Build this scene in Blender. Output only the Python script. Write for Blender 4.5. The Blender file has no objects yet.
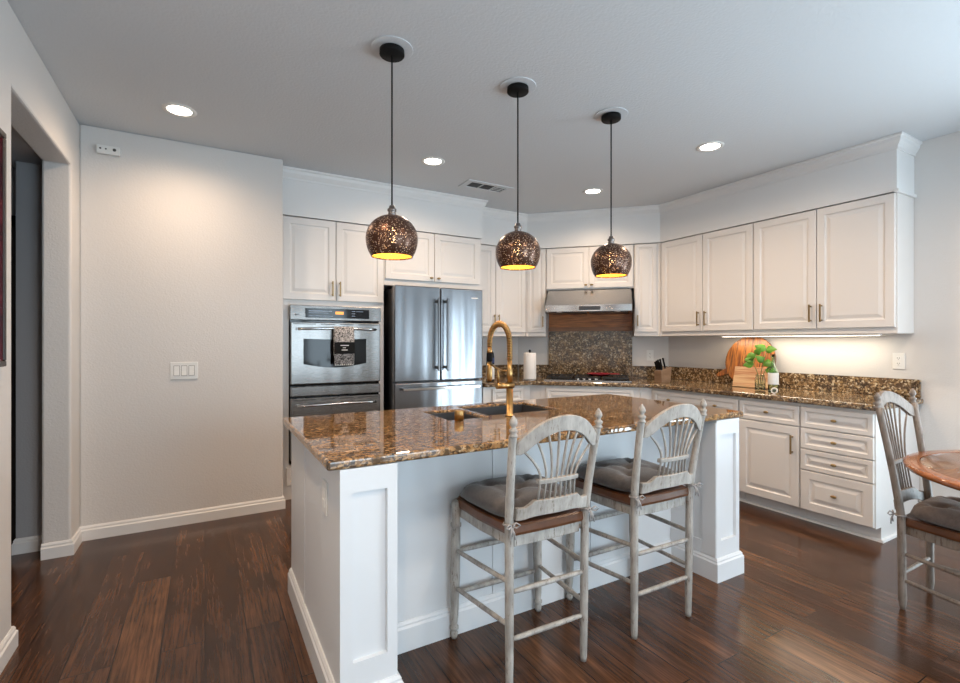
import bpy, math, random
from mathutils import Matrix, Vector
random.seed(7)
S = bpy.context.scene
C = S.collection
PI = math.pi

# ------------------------------------------------------------ camera, world, light, exposure
cam_d = bpy.data.cameras.new('camera'); cam = bpy.data.objects.new('camera', cam_d); C.objects.link(cam)
cam_d.sensor_width = 36; cam_d.lens = 18.0; cam_d.clip_start = 0.02
cam.location = (0, 0, 1.32); cam.rotation_euler = (PI/2, 0, -math.radians(29.8))
S.camera = cam
S.view_settings.view_transform = 'Standard'; S.view_settings.look = 'None'
S.view_settings.gamma = 1; S.view_settings.use_curve_mapping = False
S.view_settings.exposure = 0.53
S.cycles.max_bounces = 8; S.cycles.diffuse_bounces = 4; S.cycles.glossy_bounces = 4
S.cycles.transmission_bounces = 6; S.cycles.transparent_max_bounces = 8
S.cycles.sample_clamp_indirect = 6; S.cycles.caustics_reflective = False; S.cycles.caustics_refractive = False
W = bpy.data.worlds.new('sky'); S.world = W; W.use_nodes = True
bgn = W.node_tree.nodes['Background']; bgn.inputs[0].default_value = (0.62, 0.78, 1.0, 1); bgn.inputs[1].default_value = 1.6

def area(name, loc, rot, sx, sy, power, col, spread=PI):
    l = bpy.data.lights.new(name, 'AREA'); l.shape = 'RECTANGLE'; l.size = sx; l.size_y = sy
    l.energy = power; l.color = col; l.spread = spread
    o = bpy.data.objects.new(name, l); C.objects.link(o); o.location = loc; o.rotation_euler = rot
    return o
DAY = (0.70, 0.88, 0.99)
# daylight outside the glazed doors behind the camera and at the dining end
area('daylight_garden_door', (1.9, -2.78, 1.15), (PI/2, 0, 0), 1.9, 2.2, 68, DAY)
area('daylight_side_door', (4.66, -.45, 1.0), (PI/2+.35, 0, PI/2), 1.3, 2.1, 125, DAY)
WARM = (1.0, 0.72, 0.49)
DOWN_P, PEND_P, LED_P = 66, 1.15, 3.1

# ------------------------------------------------------------ materials
def nt(name):
    m = bpy.data.materials.new(name); m.use_nodes = True
    n = m.node_tree; b = n.nodes['Principled BSDF']
    return m, n, b
def L(n, a, b): n.links.new(a, b)
def coords(n, scale=(1,1,1)):
    t = n.nodes.new('ShaderNodeTexCoord'); mp = n.nodes.new('ShaderNodeMapping'); mp.inputs['Scale'].default_value = scale
    L(n, t.outputs['Object'], mp.inputs['Vector']); return mp.outputs['Vector']
def noise(n, v, scale, detail=3, rough=.5):
    t = n.nodes.new('ShaderNodeTexNoise'); t.inputs['Scale'].default_value = scale
    t.inputs['Detail'].default_value = detail; t.inputs['Roughness'].default_value = rough
    L(n, v, t.inputs['Vector']); return t.outputs['Fac']
def ramp(n, fac, stops, interp='LINEAR'):
    r = n.nodes.new('ShaderNodeValToRGB'); r.color_ramp.interpolation = interp
    while len(r.color_ramp.elements) < len(stops): r.color_ramp.elements.new(0.5)
    for e, (p, c) in zip(r.color_ramp.elements, stops):
        e.position = p; e.color = (c[0], c[1], c[2], 1) if len(c) == 3 else c
    L(n, fac, r.inputs['Fac']); return r.outputs['Color']
def bump(n, b, h, strength=.1, dist=.01):
    k = n.nodes.new('ShaderNodeBump'); k.inputs['Strength'].default_value = strength; k.inputs['Distance'].default_value = dist
    L(n, h, k.inputs['Height']); L(n, k.outputs['Normal'], b.inputs['Normal']); return k
def mixc(n, fac, a, c, mode='MIX'):
    m = n.nodes.new('ShaderNodeMix'); m.data_type = 'RGBA'; m.blend_type = mode
    for s, v in ((m.inputs[0], fac), (m.inputs[6], a), (m.inputs[7], c)):
        if hasattr(v, 'links'): L(n, v, s)
        elif isinstance(v, (int, float)): s.default_value = v
        else: s.default_value = (v[0], v[1], v[2], 1)
    return m.outputs[2]
def plain(name, col, rough=.5, metal=0, bs=0, bscale=200, var=0, coat=0):
    m, n, b = nt(name)
    b.inputs['Base Color'].default_value = (*col, 1); b.inputs['Roughness'].default_value = rough; b.inputs['Metallic'].default_value = metal
    b.inputs['Coat Weight'].default_value = coat
    v = coords(n)
    if bs: bump(n, b, noise(n, v, bscale, 3), bs, .004)
    if var:
        f = noise(n, v, 6, 4)
        L(n, ramp(n, f, [(0.3, [c*(1-var) for c in col]), (0.7, [min(1, c*(1+var)) for c in col])]), b.inputs['Base Color'])
    return m
M = {}
M['wall'] = plain('wall_paint', (.66, .64, .62), .75, bs=.35, bscale=90)
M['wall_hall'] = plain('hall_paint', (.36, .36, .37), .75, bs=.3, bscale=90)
M['ceiling'] = plain('ceiling_paint', (.61, .64, .665), .85, bs=.5, bscale=70)
M['trim'] = plain('trim_paint', (.76, .76, .755), .4)
M['cab'] = plain('cabinet_paint', (.72, .70, .68), .34)
M['island'] = plain('island_paint', (.70, .72, .74), .38)
M['gap'] = plain('dark_gap', (.03, .028, .025), .8)
M['brass'] = plain('brushed_brass', (.44, .275, .11), .30, 1)
M['antique'] = plain('antique_brass', (.33, .23, .11), .38, 1)
M['black'] = plain('black_metal', (.008, .008, .008), .6)
M['black'].node_tree.nodes['Principled BSDF'].inputs['Specular IOR Level'].default_value = .12
M['blackgloss'] = plain('black_glass', (.006, .006, .007), .07); M['blackgloss'].node_tree.nodes['Principled BSDF'].inputs['Specular IOR Level'].default_value = .3
M['iron'] = plain('cast_iron', (.015, .015, .016), .5, bs=.3)
M['white'] = plain('white_plastic', (.75, .75, .73), .4)
M['slot'] = plain('dark_slot', (.05, .05, .05), .6)
M['paper'] = plain('paper_towel', (.82, .81, .79), .9, bs=.4, bscale=120)
M['red'] = plain('red_enamel', (.38, .03, .05), .25)
M['rubber'] = plain('sink_composite', (.045, .047, .052), .38, bs=.15, bscale=300)
M['chrome'] = plain('polished_steel', (.62, .62, .62), .16, 1)
M['pewter'] = plain('pewter', (.22, .20, .19), .3, 1)
M['ribbon'] = plain('cushion_tie', (.34, .32, .31), .85)
M['leaf'] = plain('leaf', (.17, .42, .05), .4, var=.5)
M['stem'] = plain('stem', (.12, .2, .05), .5)
M['label'] = plain('paper_label', (.78, .78, .76), .6)
M['bluelabel'] = plain('blue_label', (.03, .06, .17), .5)
M['darkbottle'] = plain('dark_bottle', (.012, .014, .02), .12)
M['doorwood'] = plain('hall_door_brown', (.025, .018, .015), .4)

def emis(name, col, st):
    m, n, b = nt(name); b.inputs['Base Color'].default_value = (*col, 1)
    b.inputs['Emission Color'].default_value = (*col, 1); b.inputs['Emission Strength'].default_value = st
    return m
M['lamp'] = emis('downlight_lens', (1, .90, .76), 14)
M['bulb'] = emis('filament_bulb', (1, .62, .25), 14)
M['led'] = emis('led_strip', (1, .90, .74), 5)
M['clock_glow'] = emis('oven_clock_glow', (1, .42, .10), .45)  # emission stands in for orange glow reflections in the display
M['panelblue'] = plain('touch_labels', (.35, .45, .6), .4)

def steel(name, col=(.235, .225, .215), rough=.27, ax=(1.5, 1.5, 90), wav=.22):
    m, n, b = nt(name); b.inputs['Base Color'].default_value = (*col, 1); b.inputs['Metallic'].default_value = 1
    v = coords(n, ax); f = noise(n, v, 8, 3)
    L(n, ramp(n, f, [(.3, (rough-.015,)*3), (.7, (rough+.015,)*3)]), b.inputs['Roughness'])
    v2 = coords(n, (5, 5, .5)); bump(n, b, noise(n, v2, 1.6, 0), wav, .03)
    return m
M['steel'] = steel('brushed_steel')
M['fridgesteel'] = steel('fridge_steel', (.25, .26, .275), .24, wav=.35)
M['handlesteel'] = steel('handle_steel', (.14, .14, .145), .3)
M['hoodsteel'] = steel('hood_steel', (.46, .45, .44), .26, wav=.03)
M['steel_dark'] = steel('dark_steel', (.10, .10, .105), .35)

def granite(name, base, sc=1.0, rough=.05, tint=1.0):
    m, n, b = nt(name); v = coords(n)
    vo = n.nodes.new('ShaderNodeTexVoronoi'); vo.inputs['Scale'].default_value = 95*sc; L(n, coords(n, (.62, 1, 1)), vo.inputs['Vector'])
    sep = n.nodes.new('ShaderNodeSeparateColor'); L(n, vo.outputs['Color'], sep.inputs['Color'])
    c1 = ramp(n, sep.outputs[0], base, 'CONSTANT')
    big = noise(n, v, 30*sc, 6, .7)
    msk = ramp(n, big, [(.465, (0,0,0)), (.51, (1,1,1))])
    dark = ramp(n, sep.outputs[1], [(0, (.012,.010,.009)), (.45, (.05,.032,.02)), (.75, (.13,.085,.05)), (.9, (.30,.24,.17))], 'CONSTANT')
    col = mixc(n, msk, dark, c1)
    soft = noise(n, v, 9*sc, 3)
    col = mixc(n, .22, col, ramp(n, soft, [(.35, (.10*tint,.06*tint,.035*tint)), (.65, (.52*tint,.31*tint,.14*tint))]))
    L(n, col, b.inputs['Base Color']); b.inputs['Roughness'].default_value = rough
    b.inputs['Coat Weight'].default_value = .3; b.inputs['Coat Roughness'].default_value = .04
    return m
GB = [(0, (.03,.02,.012)), (.12, (.20,.10,.035)), (.38, (.38,.21,.085)), (.70, (.48,.29,.13)), (.93, (.62,.46,.28)), (.97, (.22,.18,.15))]
M['granite'] = granite('brown_granite', GB, 1.2)
GD = [(0, (.015,.012,.01)), (.25, (.10,.06,.03)), (.45, (.26,.17,.085)), (.7, (.42,.31,.18)), (.88, (.62,.53,.38))]
M['granite2'] = granite('brown_granite_wall', GD, .86, .10, .8)

def floor_mat():
    m, n, b = nt('dark_plank_floor')
    t = n.nodes.new('ShaderNodeTexCoord'); sp = n.nodes.new('ShaderNodeSeparateXYZ'); L(n, t.outputs['Object'], sp.inputs[0])
    cb = n.nodes.new('ShaderNodeCombineXYZ'); L(n, sp.outputs[1], cb.inputs[0]); L(n, sp.outputs[0], cb.inputs[1])
    br = n.nodes.new('ShaderNodeTexBrick'); L(n, cb.outputs[0], br.inputs['Vector'])
    br.inputs['Color1'].default_value = (0,0,0,1); br.inputs['Color2'].default_value = (1,1,1,1); br.inputs['Mortar'].default_value = (.5,.5,.5,1)
    br.inputs['Scale'].default_value = 1; br.inputs['Brick Width'].default_value = 1.22; br.inputs['Row Height'].default_value = .165
    br.inputs['Mortar Size'].default_value = .0022; br.inputs['Mortar Smooth'].default_value = .1; br.offset = .37; br.offset_frequency = 2
    sc = n.nodes.new('ShaderNodeSeparateColor'); L(n, br.outputs['Color'], sc.inputs[0])
    mu = n.nodes.new('ShaderNodeMath'); mu.operation = 'MULTIPLY'; mu.inputs[1].default_value = 13.7; L(n, sc.outputs[0], mu.inputs[0])
    ad = n.nodes.new('ShaderNodeCombineXYZ'); L(n, sp.outputs[0], ad.inputs[0]); L(n, sp.outputs[1], ad.inputs[1]); L(n, mu.outputs[0], ad.inputs[2])
    mp = n.nodes.new('ShaderNodeMapping'); mp.inputs['Scale'].default_value = (1, .09, 1); L(n, ad.outputs[0], mp.inputs[0])
    g1 = noise(n, mp.outputs[0], 22, 8, .68)
    mp2 = n.nodes.new('ShaderNodeMapping'); mp2.inputs['Scale'].default_value = (1, .04, 1); L(n, ad.outputs[0], mp2.inputs[0])
    g2 = noise(n, mp2.outputs[0], 110, 3, .6)
    mp3 = n.nodes.new('ShaderNodeMapping'); mp3.inputs['Scale'].default_value = (1, .3, 1); L(n, ad.outputs[0], mp3.inputs[0])
    g3 = noise(n, mp3.outputs[0], 5, 3, .6)
    tone = ramp(n, sc.outputs[0], [(0, (.050,.025,.015)), (.35, (.078,.040,.022)), (.7, (.062,.031,.018)), (1, (.108,.056,.029))])
    c = mixc(n, .85, tone, ramp(n, g1, [(.34, (.42,.40,.38)), (.5, (.72,.70,.68)), (.68, (1.25,1.2,1.15))]), 'MULTIPLY')
    c = mixc(n, .6, c, ramp(n, g2, [(.38, (.42,.40,.38)), (.62, (1.5,1.45,1.38))]), 'MULTIPLY')
    c = mixc(n, .7, c, ramp(n, g3, [(.35, (.6,.58,.57)), (.65, (1.25,1.22,1.15))]), 'MULTIPLY')
    c = mixc(n, 1.0, c, (1.32, 1.22, 1.13), 'MULTIPLY')
    c = mixc(n, br.outputs['Fac'], c, (.008,.005,.004))
    b.inputs['Specular IOR Level'].default_value = .38
    L(n, c, b.inputs['Base Color'])
    L(n, ramp(n, g1, [(.3, (.22,)*3), (.7, (.14,)*3)]), b.inputs['Roughness'])
    h = n.nodes.new('ShaderNodeMath'); h.operation = 'SUBTRACT'; L(n, g2, h.inputs[0]); L(n, br.outputs['Fac'], h.inputs[1])
    bump(n, b, h.outputs[0], .12, .003)
    return m
M['floor'] = floor_mat()

def wood(name, c1, c2, axis=(1, 1, 12), scale=6, rough=.35, coat=0):
    m, n, b = nt(name); v = coords(n, axis)
    f = noise(n, v, scale, 5, .6)
    L(n, ramp(n, f, [(.3, c1), (.7, c2)]), b.inputs['Base Color']); b.inputs['Roughness'].default_value = rough
    b.inputs['Coat Weight'].default_value = coat
    return m
M['seatwood'] = wood('seat_wood', (.075,.026,.010), (.15,.056,.020), (2,2,2))
M['tabletop'] = wood('table_top_wood', (.13,.062,.032), (.24,.12,.06), (1,10,1), 5, .22, .2)
M['tableedge'] = wood('table_edge_wood', (.22,.062,.010), (.36,.115,.022), (3,3,3), 5, .2, .4)
M['beam'] = wood('beam_wood', (.16,.045,.012), (.62,.24,.075), (1,1,14), 5, .35)
M['beamlip'] = wood('beam_lip_wood', (.20,.085,.04), (.34,.16,.08), (1,1,14), 5, .4)
M['knifewood'] = wood('knife_block_wood', (.16,.10,.06), (.30,.20,.13), (1,1,3), 6, .45)

def strips(name, cols, axis, scale, rough=.4):
    m, n, b = nt(name); v = coords(n)
    sp = n.nodes.new('ShaderNodeSeparateXYZ'); L(n, v, sp.inputs[0])
    mp = n.nodes.new('ShaderNodeMapping'); mp.inputs['Scale'].default_value = axis; L(n, v, mp.inputs[0])
    f = noise(n, mp.outputs[0], scale, 4, .55)
    k = len(cols); L(n, ramp(n, f, [(.28+.44*i/(k-1), c) for i, c in enumerate(cols)]), b.inputs['Base Color'])
    b.inputs['Roughness'].default_value = rough
    return m
M['acacia'] = strips('acacia_board', [(.03,.009,.003), (.15,.045,.010), (.36,.125,.022), (.07,.02,.005), (.48,.20,.045)], (1, 9, .9), 3.2)
M['maple'] = strips('striped_board', [(.62,.36,.16), (.72,.50,.28), (.45,.17,.07), (.78,.56,.33)], (1, .5, 10), 2.6)

def distressed(name, base, worn, lo=.57):
    m, n, b = nt(name); v = coords(n, (1, 1, .16)); f = noise(n, v, 95, 6, .75); f2 = noise(n, coords(n, (1,1,.4)), 26, 4)
    k = ramp(n, f, [(lo-.12, (0,0,0)), (lo-.02, (.18,.18,.18)), (lo+.02, (.25,.25,.25)), (lo+.06, (1,1,1))])
    bc = ramp(n, f2, [(.32, [c*.62 for c in base]), (.66, base)])
    L(n, mixc(n, k, bc, worn), b.inputs['Base Color']); b.inputs['Roughness'].default_value = .55
    bump(n, b, f, .2, .003); return m
M['stoolpaint'] = distressed('distressed_white', (.46,.435,.40), (.14,.11,.085), .57)
M['chairpaint'] = distressed('distressed_taupe', (.27,.225,.19), (.11,.075,.05), .55)

def fabric(name, c):
    m, n, b = nt(name); v = coords(n); f = noise(n, v, 60, 4, .7)
    L(n, ramp(n, f, [(.3, [x*.75 for x in c]), (.7, [x*1.15 for x in c])]), b.inputs['Base Color'])
    b.inputs['Roughness'].default_value = .95; b.inputs['Sheen Weight'].default_value = .3
    bump(n, b, noise(n, v, 500, 2), .4, .002); return m
M['cushion'] = fabric('grey_cushion', (.100,.088,.083))
M['cushion2'] = fabric('taupe_cushion', (.15,.115,.10))

def towel_mat():
    m, n, b = nt('speckled_towel'); v = coords(n)
    f = noise(n, v, 110, 2, .8)
    L(n, ramp(n, f, [(.45, (.03,.03,.03)), (.53, (.60,.56,.54))]), b.inputs['Base Color']); b.inputs['Roughness'].default_value = .95
    return m
M['towel'] = towel_mat()

def mosaic(name, col, metal, rough, inner=False):
    m, n, b = nt(name)
    t = n.nodes.new('ShaderNodeTexCoord'); nm = n.nodes.new('ShaderNodeVectorMath'); nm.operation = 'NORMALIZE'; L(n, t.outputs['Object'], nm.inputs[0])
    nz = n.nodes.new('ShaderNodeTexNoise'); nz.inputs['Scale'].default_value = 7; L(n, nm.outputs[0], nz.inputs['Vector'])
    mv = n.nodes.new('ShaderNodeVectorMath'); mv.operation = 'MULTIPLY_ADD'; L(n, nz.outputs['Color'], mv.inputs[0]); mv.inputs[1].default_value = (.12,.12,.12); L(n, nm.outputs[0], mv.inputs[2])
    vo = n.nodes.new('ShaderNodeTexVoronoi'); vo.inputs['Scale'].default_value = 15; L(n, mv.outputs[0], vo.inputs['Vector'])
    hole = n.nodes.new('ShaderNodeMath'); hole.operation = 'LESS_THAN'; hole.inputs[1].default_value = .16; L(n, vo.outputs['Distance'], hole.inputs[0])
    sz = n.nodes.new('ShaderNodeSeparateXYZ'); L(n, nm.outputs[0], sz.inputs[0])
    lo = n.nodes.new('ShaderNodeMath'); lo.operation = 'LESS_THAN'; lo.inputs[1].default_value = .88; L(n, sz.outputs[2], lo.inputs[0])
    ml = n.nodes.new('ShaderNodeMath'); ml.operation = 'MULTIPLY'; L(n, hole.outputs[0], ml.inputs[0]); L(n, lo.outputs[0], ml.inputs[1])
    b.inputs['Base Color'].default_value = (*col, 1); b.inputs['Metallic'].default_value = metal; b.inputs['Roughness'].default_value = rough
    if not inner:
        L(n, ramp(n, vo.outputs['Distance'], [(.25, (.70,.52,.42)), (.32, col)]), b.inputs['Base Color'])  # pale spots put specular glints into the mosaic colour
        L(n, ramp(n, vo.outputs['Distance'], [(.25, (.2,)*3), (.32, (metal,)*3)]), b.inputs['Metallic'])
    tr = n.nodes.new('ShaderNodeBsdfTransparent'); mx = n.nodes.new('ShaderNodeMixShader')
    L(n, ml.outputs[0], mx.inputs[0]); L(n, b.outputs[0], mx.inputs[1]); L(n, tr.outputs[0], mx.inputs[2])
    L(n, mx.outputs[0], n.nodes['Material Output'].inputs[0])
    return m
M['shade'] = mosaic('copper_shade', (.085, .040, .024), .7, .33)
M['lining'] = mosaic('gold_lining', (.90, .60, .12), .2, .5, True)

def glass(name, col=(1,1,1), rough=0.0):
    m, n, b = nt(name); b.inputs['Base Color'].default_value = (*col, 1); b.inputs['Transmission Weight'].default_value = 1
    b.inputs['Roughness'].default_value = rough; b.inputs['IOR'].default_value = 1.35
    lp = n.nodes.new('ShaderNodeTexCoord')
    return m
M['glass'] = glass('clear_glass', (.86, .95, .88)); M['greenglass'] = glass('green_glass', (.80, .93, .80))

def art_mat():
    m, n, b = nt('dark_red_art'); v = coords(n); f = noise(n, v, 9, 6, .7)
    L(n, ramp(n, f, [(.35, (.02,.005,.008)), (.55, (.09,.012,.018)), (.75, (.2,.05,.05))]), b.inputs['Base Color']); b.inputs['Roughness'].default_value = .3
    return m
M['art'] = art_mat()

# ------------------------------------------------------------ mesh helpers
class G:
    def __init__(s): s.v = []; s.f = []; s.sm = []
    def add(s, vs, fs, smooth=False):
        o = len(s.v); s.v += [tuple(p) for p in vs]
        for f in fs: s.f.append(tuple(i+o for i in f)); s.sm.append(smooth)
        return s
    def box(s, x0, y0, z0, x1, y1, z1):
        return s.add([(x0,y0,z0),(x1,y0,z0),(x1,y1,z0),(x0,y1,z0),(x0,y0,z1),(x1,y0,z1),(x1,y1,z1),(x0,y1,z1)],
              [(0,3,2,1),(4,5,6,7),(0,1,5,4),(1,2,6,5),(2,3,7,6),(3,0,4,7)])
    def loops(s, ls, smooth=False, cap0=True, cap1=True, closed=True):
        k = len(ls[0]); vs = [p for l in ls for p in l]; fs = []
        for i in range(len(ls)-1):
            for j in range(k if closed else k-1):
                a = i*k+j; b_ = i*k+(j+1) % k; fs.append((a, b_, b_+k, a+k))
        s.add(vs, fs, smooth)
        o = len(s.v)-len(vs)
        if cap0: s.f.append(tuple(o+j for j in range(k-1, -1, -1))); s.sm.append(False)
        if cap1: s.f.append(tuple(o+(len(ls)-1)*k+j for j in range(k))); s.sm.append(False)
        return s
    def lathe(s, prof, c=(0,0,0), n=24, caps=True):
        ls = [[(c[0]+r*math.cos(2*PI*j/n), c[1]+r*math.sin(2*PI*j/n), c[2]+z) for j in range(n)] for r, z in prof]
        return s.loops(ls, True, caps, caps)
    def tube(s, pts, r, n=10, caps=True, sq=None):
        P = [Vector(p) for p in pts]; R = r if isinstance(r, (list, tuple)) else [r]*len(P)
        ls = []; up = None
        for i, p in enumerate(P):
            d = (P[min(i+1, len(P)-1)]-P[max(i-1, 0)]).normalized()
            if up is None:
                up = Vector((0,0,1)) if abs(d.z) < .9 else Vector((0,1,0))
            a = d.cross(up).normalized(); b_ = a.cross(d).normalized(); up = b_
            ls.append([p+R[i]*(math.cos(2*PI*j/n)*a+math.sin(2*PI*j/n)*b_*(sq or 1)) for j in range(n)])
        return s.loops(ls, True, caps, caps)
    def turned(s, a, b_, prof, n=14):   # lathe along a->b ; prof of (t, r)
        a = Vector(a); b_ = Vector(b_); d = b_-a
        u = d.normalized(); x = u.cross(Vector((0,1,0)) if abs(u.y) < .95 else Vector((0,0,1))).normalized(); y = u.cross(x)
        return s.loops([[a+d*t+r*(math.cos(2*PI*j/n)*x+math.sin(2*PI*j/n)*y) for j in range(n)] for t, r in prof], True)
    def prism(s, poly, axis, a, b_):
        def P(u, v, w): return {'x': (w, u, v), 'y': (u, w, v), 'z': (u, v, w)}[axis]
        return s.loops([[P(u, v, a) for u, v in poly], [P(u, v, b_) for u, v in poly]])
    def sweep(s, path, prof, cap=True):  # path 2d, profile (outward,z), outward = right of travel
        n = len(path); ls = []
        for i in range(n):
            p = Vector(path[i])
            d0 = (p-Vector(path[i-1])).normalized() if i else None
            d1 = (Vector(path[i+1])-p).normalized() if i < n-1 else None
            d0 = d0 or d1; d1 = d1 or d0
            n0 = Vector((d0.y, -d0.x)); n1 = Vector((d1.y, -d1.x)); m = (n0+n1); m = m/m.length; k = 1/max(.2, m.dot(n0))
            ls.append([(p.x+m.x*k*o, p.y+m.y*k*o, z) for o, z in prof])
        return s.loops(ls, False, cap, cap)
def build(name, g, m, parent=None, bevel=0, loc=None, rot=None, seg=2):
    me = bpy.data.meshes.new(name); me.from_pydata([tuple(p) for p in g.v], [], g.f); me.validate()
    if len(g.sm) == len(me.polygons): me.polygons.foreach_set('use_smooth', g.sm)
    import bmesh
    bm = bmesh.new(); bm.from_mesh(me); bmesh.ops.recalc_face_normals(bm, faces=bm.faces); bm.to_mesh(me); bm.free()
    me.materials.append(M[m] if isinstance(m, str) else m)
    o = bpy.data.objects.new(name, me); C.objects.link(o)
    if parent: o.parent = parent
    if loc: o.location = loc
    if rot: o.rotation_euler = rot
    if bevel:
        k = o.modifiers.new('bevel', 'BEVEL'); k.width = bevel; k.segments = seg; k.limit_method = 'ANGLE'; k.angle_limit = math.radians(40)
    return o
def struct(name, g, m, bevel=0):
    o = build(name, g, m, None, bevel); o['kind'] = 'structure'; return o
def tag(o, label, cat, group=None):
    o['label'] = label; o['category'] = cat
    if group: o['group'] = group
    return o
def thing(name, label, cat, loc=(0,0,0), rz=0, group=None):
    o = bpy.data.objects.new(name, None); C.objects.link(o); o.location = loc; o.rotation_euler = (0,0,rz); o.empty_display_size = .05
    return tag(o, label, cat, group)
def copy_tree(o, parent=None):
    c = o.copy(); C.objects.link(c)
    if parent: c.parent = parent
    for ch in list(o.children): copy_tree(ch, c)
    return c

# ------------------------------------------------------------ room shell
H = 2.76
struct('floor', G().box(-3.4, -2.75, -.05, 4.75, 4.95, 0), 'floor')
struct('ceiling', G().box(-.86, -2.75, H, 4.75, 4.95, H+.08), 'ceiling')
struct('wall_left', G().prism([(-2.6,0),(2.79,0),(2.79,2.415),(3.84,2.415),(3.84,0),(4.21,0),(4.21,H),(-2.6,H)], 'x', -.86, -.72), 'wall', .012)
struct('wall_back_left', G().box(-.72, 4.07, 0, .535, 4.93, H), 'wall', .008)
struct('wall_back', G().box(.535, 4.80, 0, 4.6, 4.93, H), 'wall')
struct('wall_diagonal', G().prism([(3.276,4.8),(4.48,3.596),(4.48,4.8)], 'z', 0, H), 'wall')
# right wall with the dining window opening, and rear wall with glazed openings
struct('wall_right', G().box(4.48, .2, 0, 4.6, 4.93, H).box(4.48, -2.6, 0, 4.6, -1.1, H).box(4.48, -1.1, 2.15, 4.6, .2, H), 'wall')
struct('wall_rear', G().box(-.86, -2.72, 0, -.6, -2.6, H).box(.4, -2.72, 0, .95, -2.6, H).box(2.85, -2.72, 0, 4.6, -2.6, H)
       .box(-.6, -2.72, 0, .4, -2.6, H).box(.95, -2.72, 2.25, 2.85, -2.6, H), 'wall')
struct('window_1', G().box(.95, -2.68, 0, 1.02, -2.62, 2.25).box(2.78, -2.68, 0, 2.85, -2.62, 2.25).box(1.84, -2.68, 0, 1.96, -2.62, 2.25).box(.95, -2.68, 2.18, 2.85, -2.62, 2.25).box(.95, -2.68, 0, 2.85, -2.62, .08), 'trim')
struct('window_2', G().box(4.5, -1.1, 0, 4.56, -1.03, 2.15).box(4.5, .13, 0, 4.56, .2, 2.15).box(4.5, -.49, 0, 4.56, -.41, 2.15).box(4.5, -1.03, 0, 4.56, .13, .09), 'trim')
# hall beyond the opening
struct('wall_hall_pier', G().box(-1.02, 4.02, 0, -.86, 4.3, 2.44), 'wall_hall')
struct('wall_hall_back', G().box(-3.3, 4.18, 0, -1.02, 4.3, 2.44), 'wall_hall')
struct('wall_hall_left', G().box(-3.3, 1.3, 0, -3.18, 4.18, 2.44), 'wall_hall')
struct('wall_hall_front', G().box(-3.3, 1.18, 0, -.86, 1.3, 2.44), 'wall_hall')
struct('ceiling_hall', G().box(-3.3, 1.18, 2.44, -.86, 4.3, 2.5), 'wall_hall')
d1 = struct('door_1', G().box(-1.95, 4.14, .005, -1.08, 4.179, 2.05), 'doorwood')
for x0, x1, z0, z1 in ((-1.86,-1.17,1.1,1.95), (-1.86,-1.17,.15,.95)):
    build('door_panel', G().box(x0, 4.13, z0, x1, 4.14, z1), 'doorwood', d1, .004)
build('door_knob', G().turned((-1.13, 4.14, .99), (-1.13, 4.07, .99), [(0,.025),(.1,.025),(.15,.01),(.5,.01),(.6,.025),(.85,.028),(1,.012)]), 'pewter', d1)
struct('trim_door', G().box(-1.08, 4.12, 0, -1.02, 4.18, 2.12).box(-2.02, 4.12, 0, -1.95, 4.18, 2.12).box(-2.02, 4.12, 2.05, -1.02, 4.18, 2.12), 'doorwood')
# baseboards
BB = [(0,0),(.016,0),(.016,.066),(.010,.074),(.010,.084),(.004,.095),(0,.095)]
struct('baseboard_left', G().sweep([(-.72,-2.6),(-.72,2.79),(-.86,2.79)], BB), 'trim')
struct('baseboard_opening', G().sweep([(-.86,3.84),(-.72,3.84),(-.72,4.07),(.535,4.07),(.535,4.12)], BB), 'trim')
struct('baseboard_hall', G().sweep([(-1.02,4.1),(-1.02,4.02),(-.865,4.02)], BB), 'trim')
struct('baseboard_right', G().sweep([(4.48,1.405),(4.48,.2)], BB), 'trim')
# soffit above the cabinets and its crown
SP = [(.537,4.25),(2.46,4.25),(2.46,4.475),(3.177,4.475),(4.185,3.467),(4.185,1.46),(4.479,1.46)]
def offp(path, d):
    out = []
    n = len(path)
    for i in range(n):
        p = Vector(path[i]); d0 = (p-Vector(path[i-1])).normalized() if i else None; dd = (Vector(path[i+1])-p).normalized() if i < n-1 else None
        d0 = d0 or dd; dd = dd or d0; n0 = Vector((d0.y,-d0.x)); n1 = Vector((dd.y,-dd.x)); m = (n0+n1).normalized(); k = 1/m.dot(n0)
        out.append((p.x+m.x*k*d, p.y+m.y*k*d))
    return out
struct('wall_soffit', G().prism(SP+[(4.479,3.595),(3.276,4.799),(.537,4.799)], 'z', 2.372, H-.001), 'trim')
struct('trim_crown', G().sweep(SP, [(0,H-.095),(.008,H-.095),(.010,H-.078),(.030,H-.045),(.034,H-.022),(.045,H-.016),(.045,H-.001),(0,H-.001)]), 'trim')
struct('trim_ledge', G().sweep([(4.185,1.47),(4.185,1.46),(4.479,1.46)], [(0,2.362),(.014,2.362),(.014,2.384),(0,2.384)]), 'trim')

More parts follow.
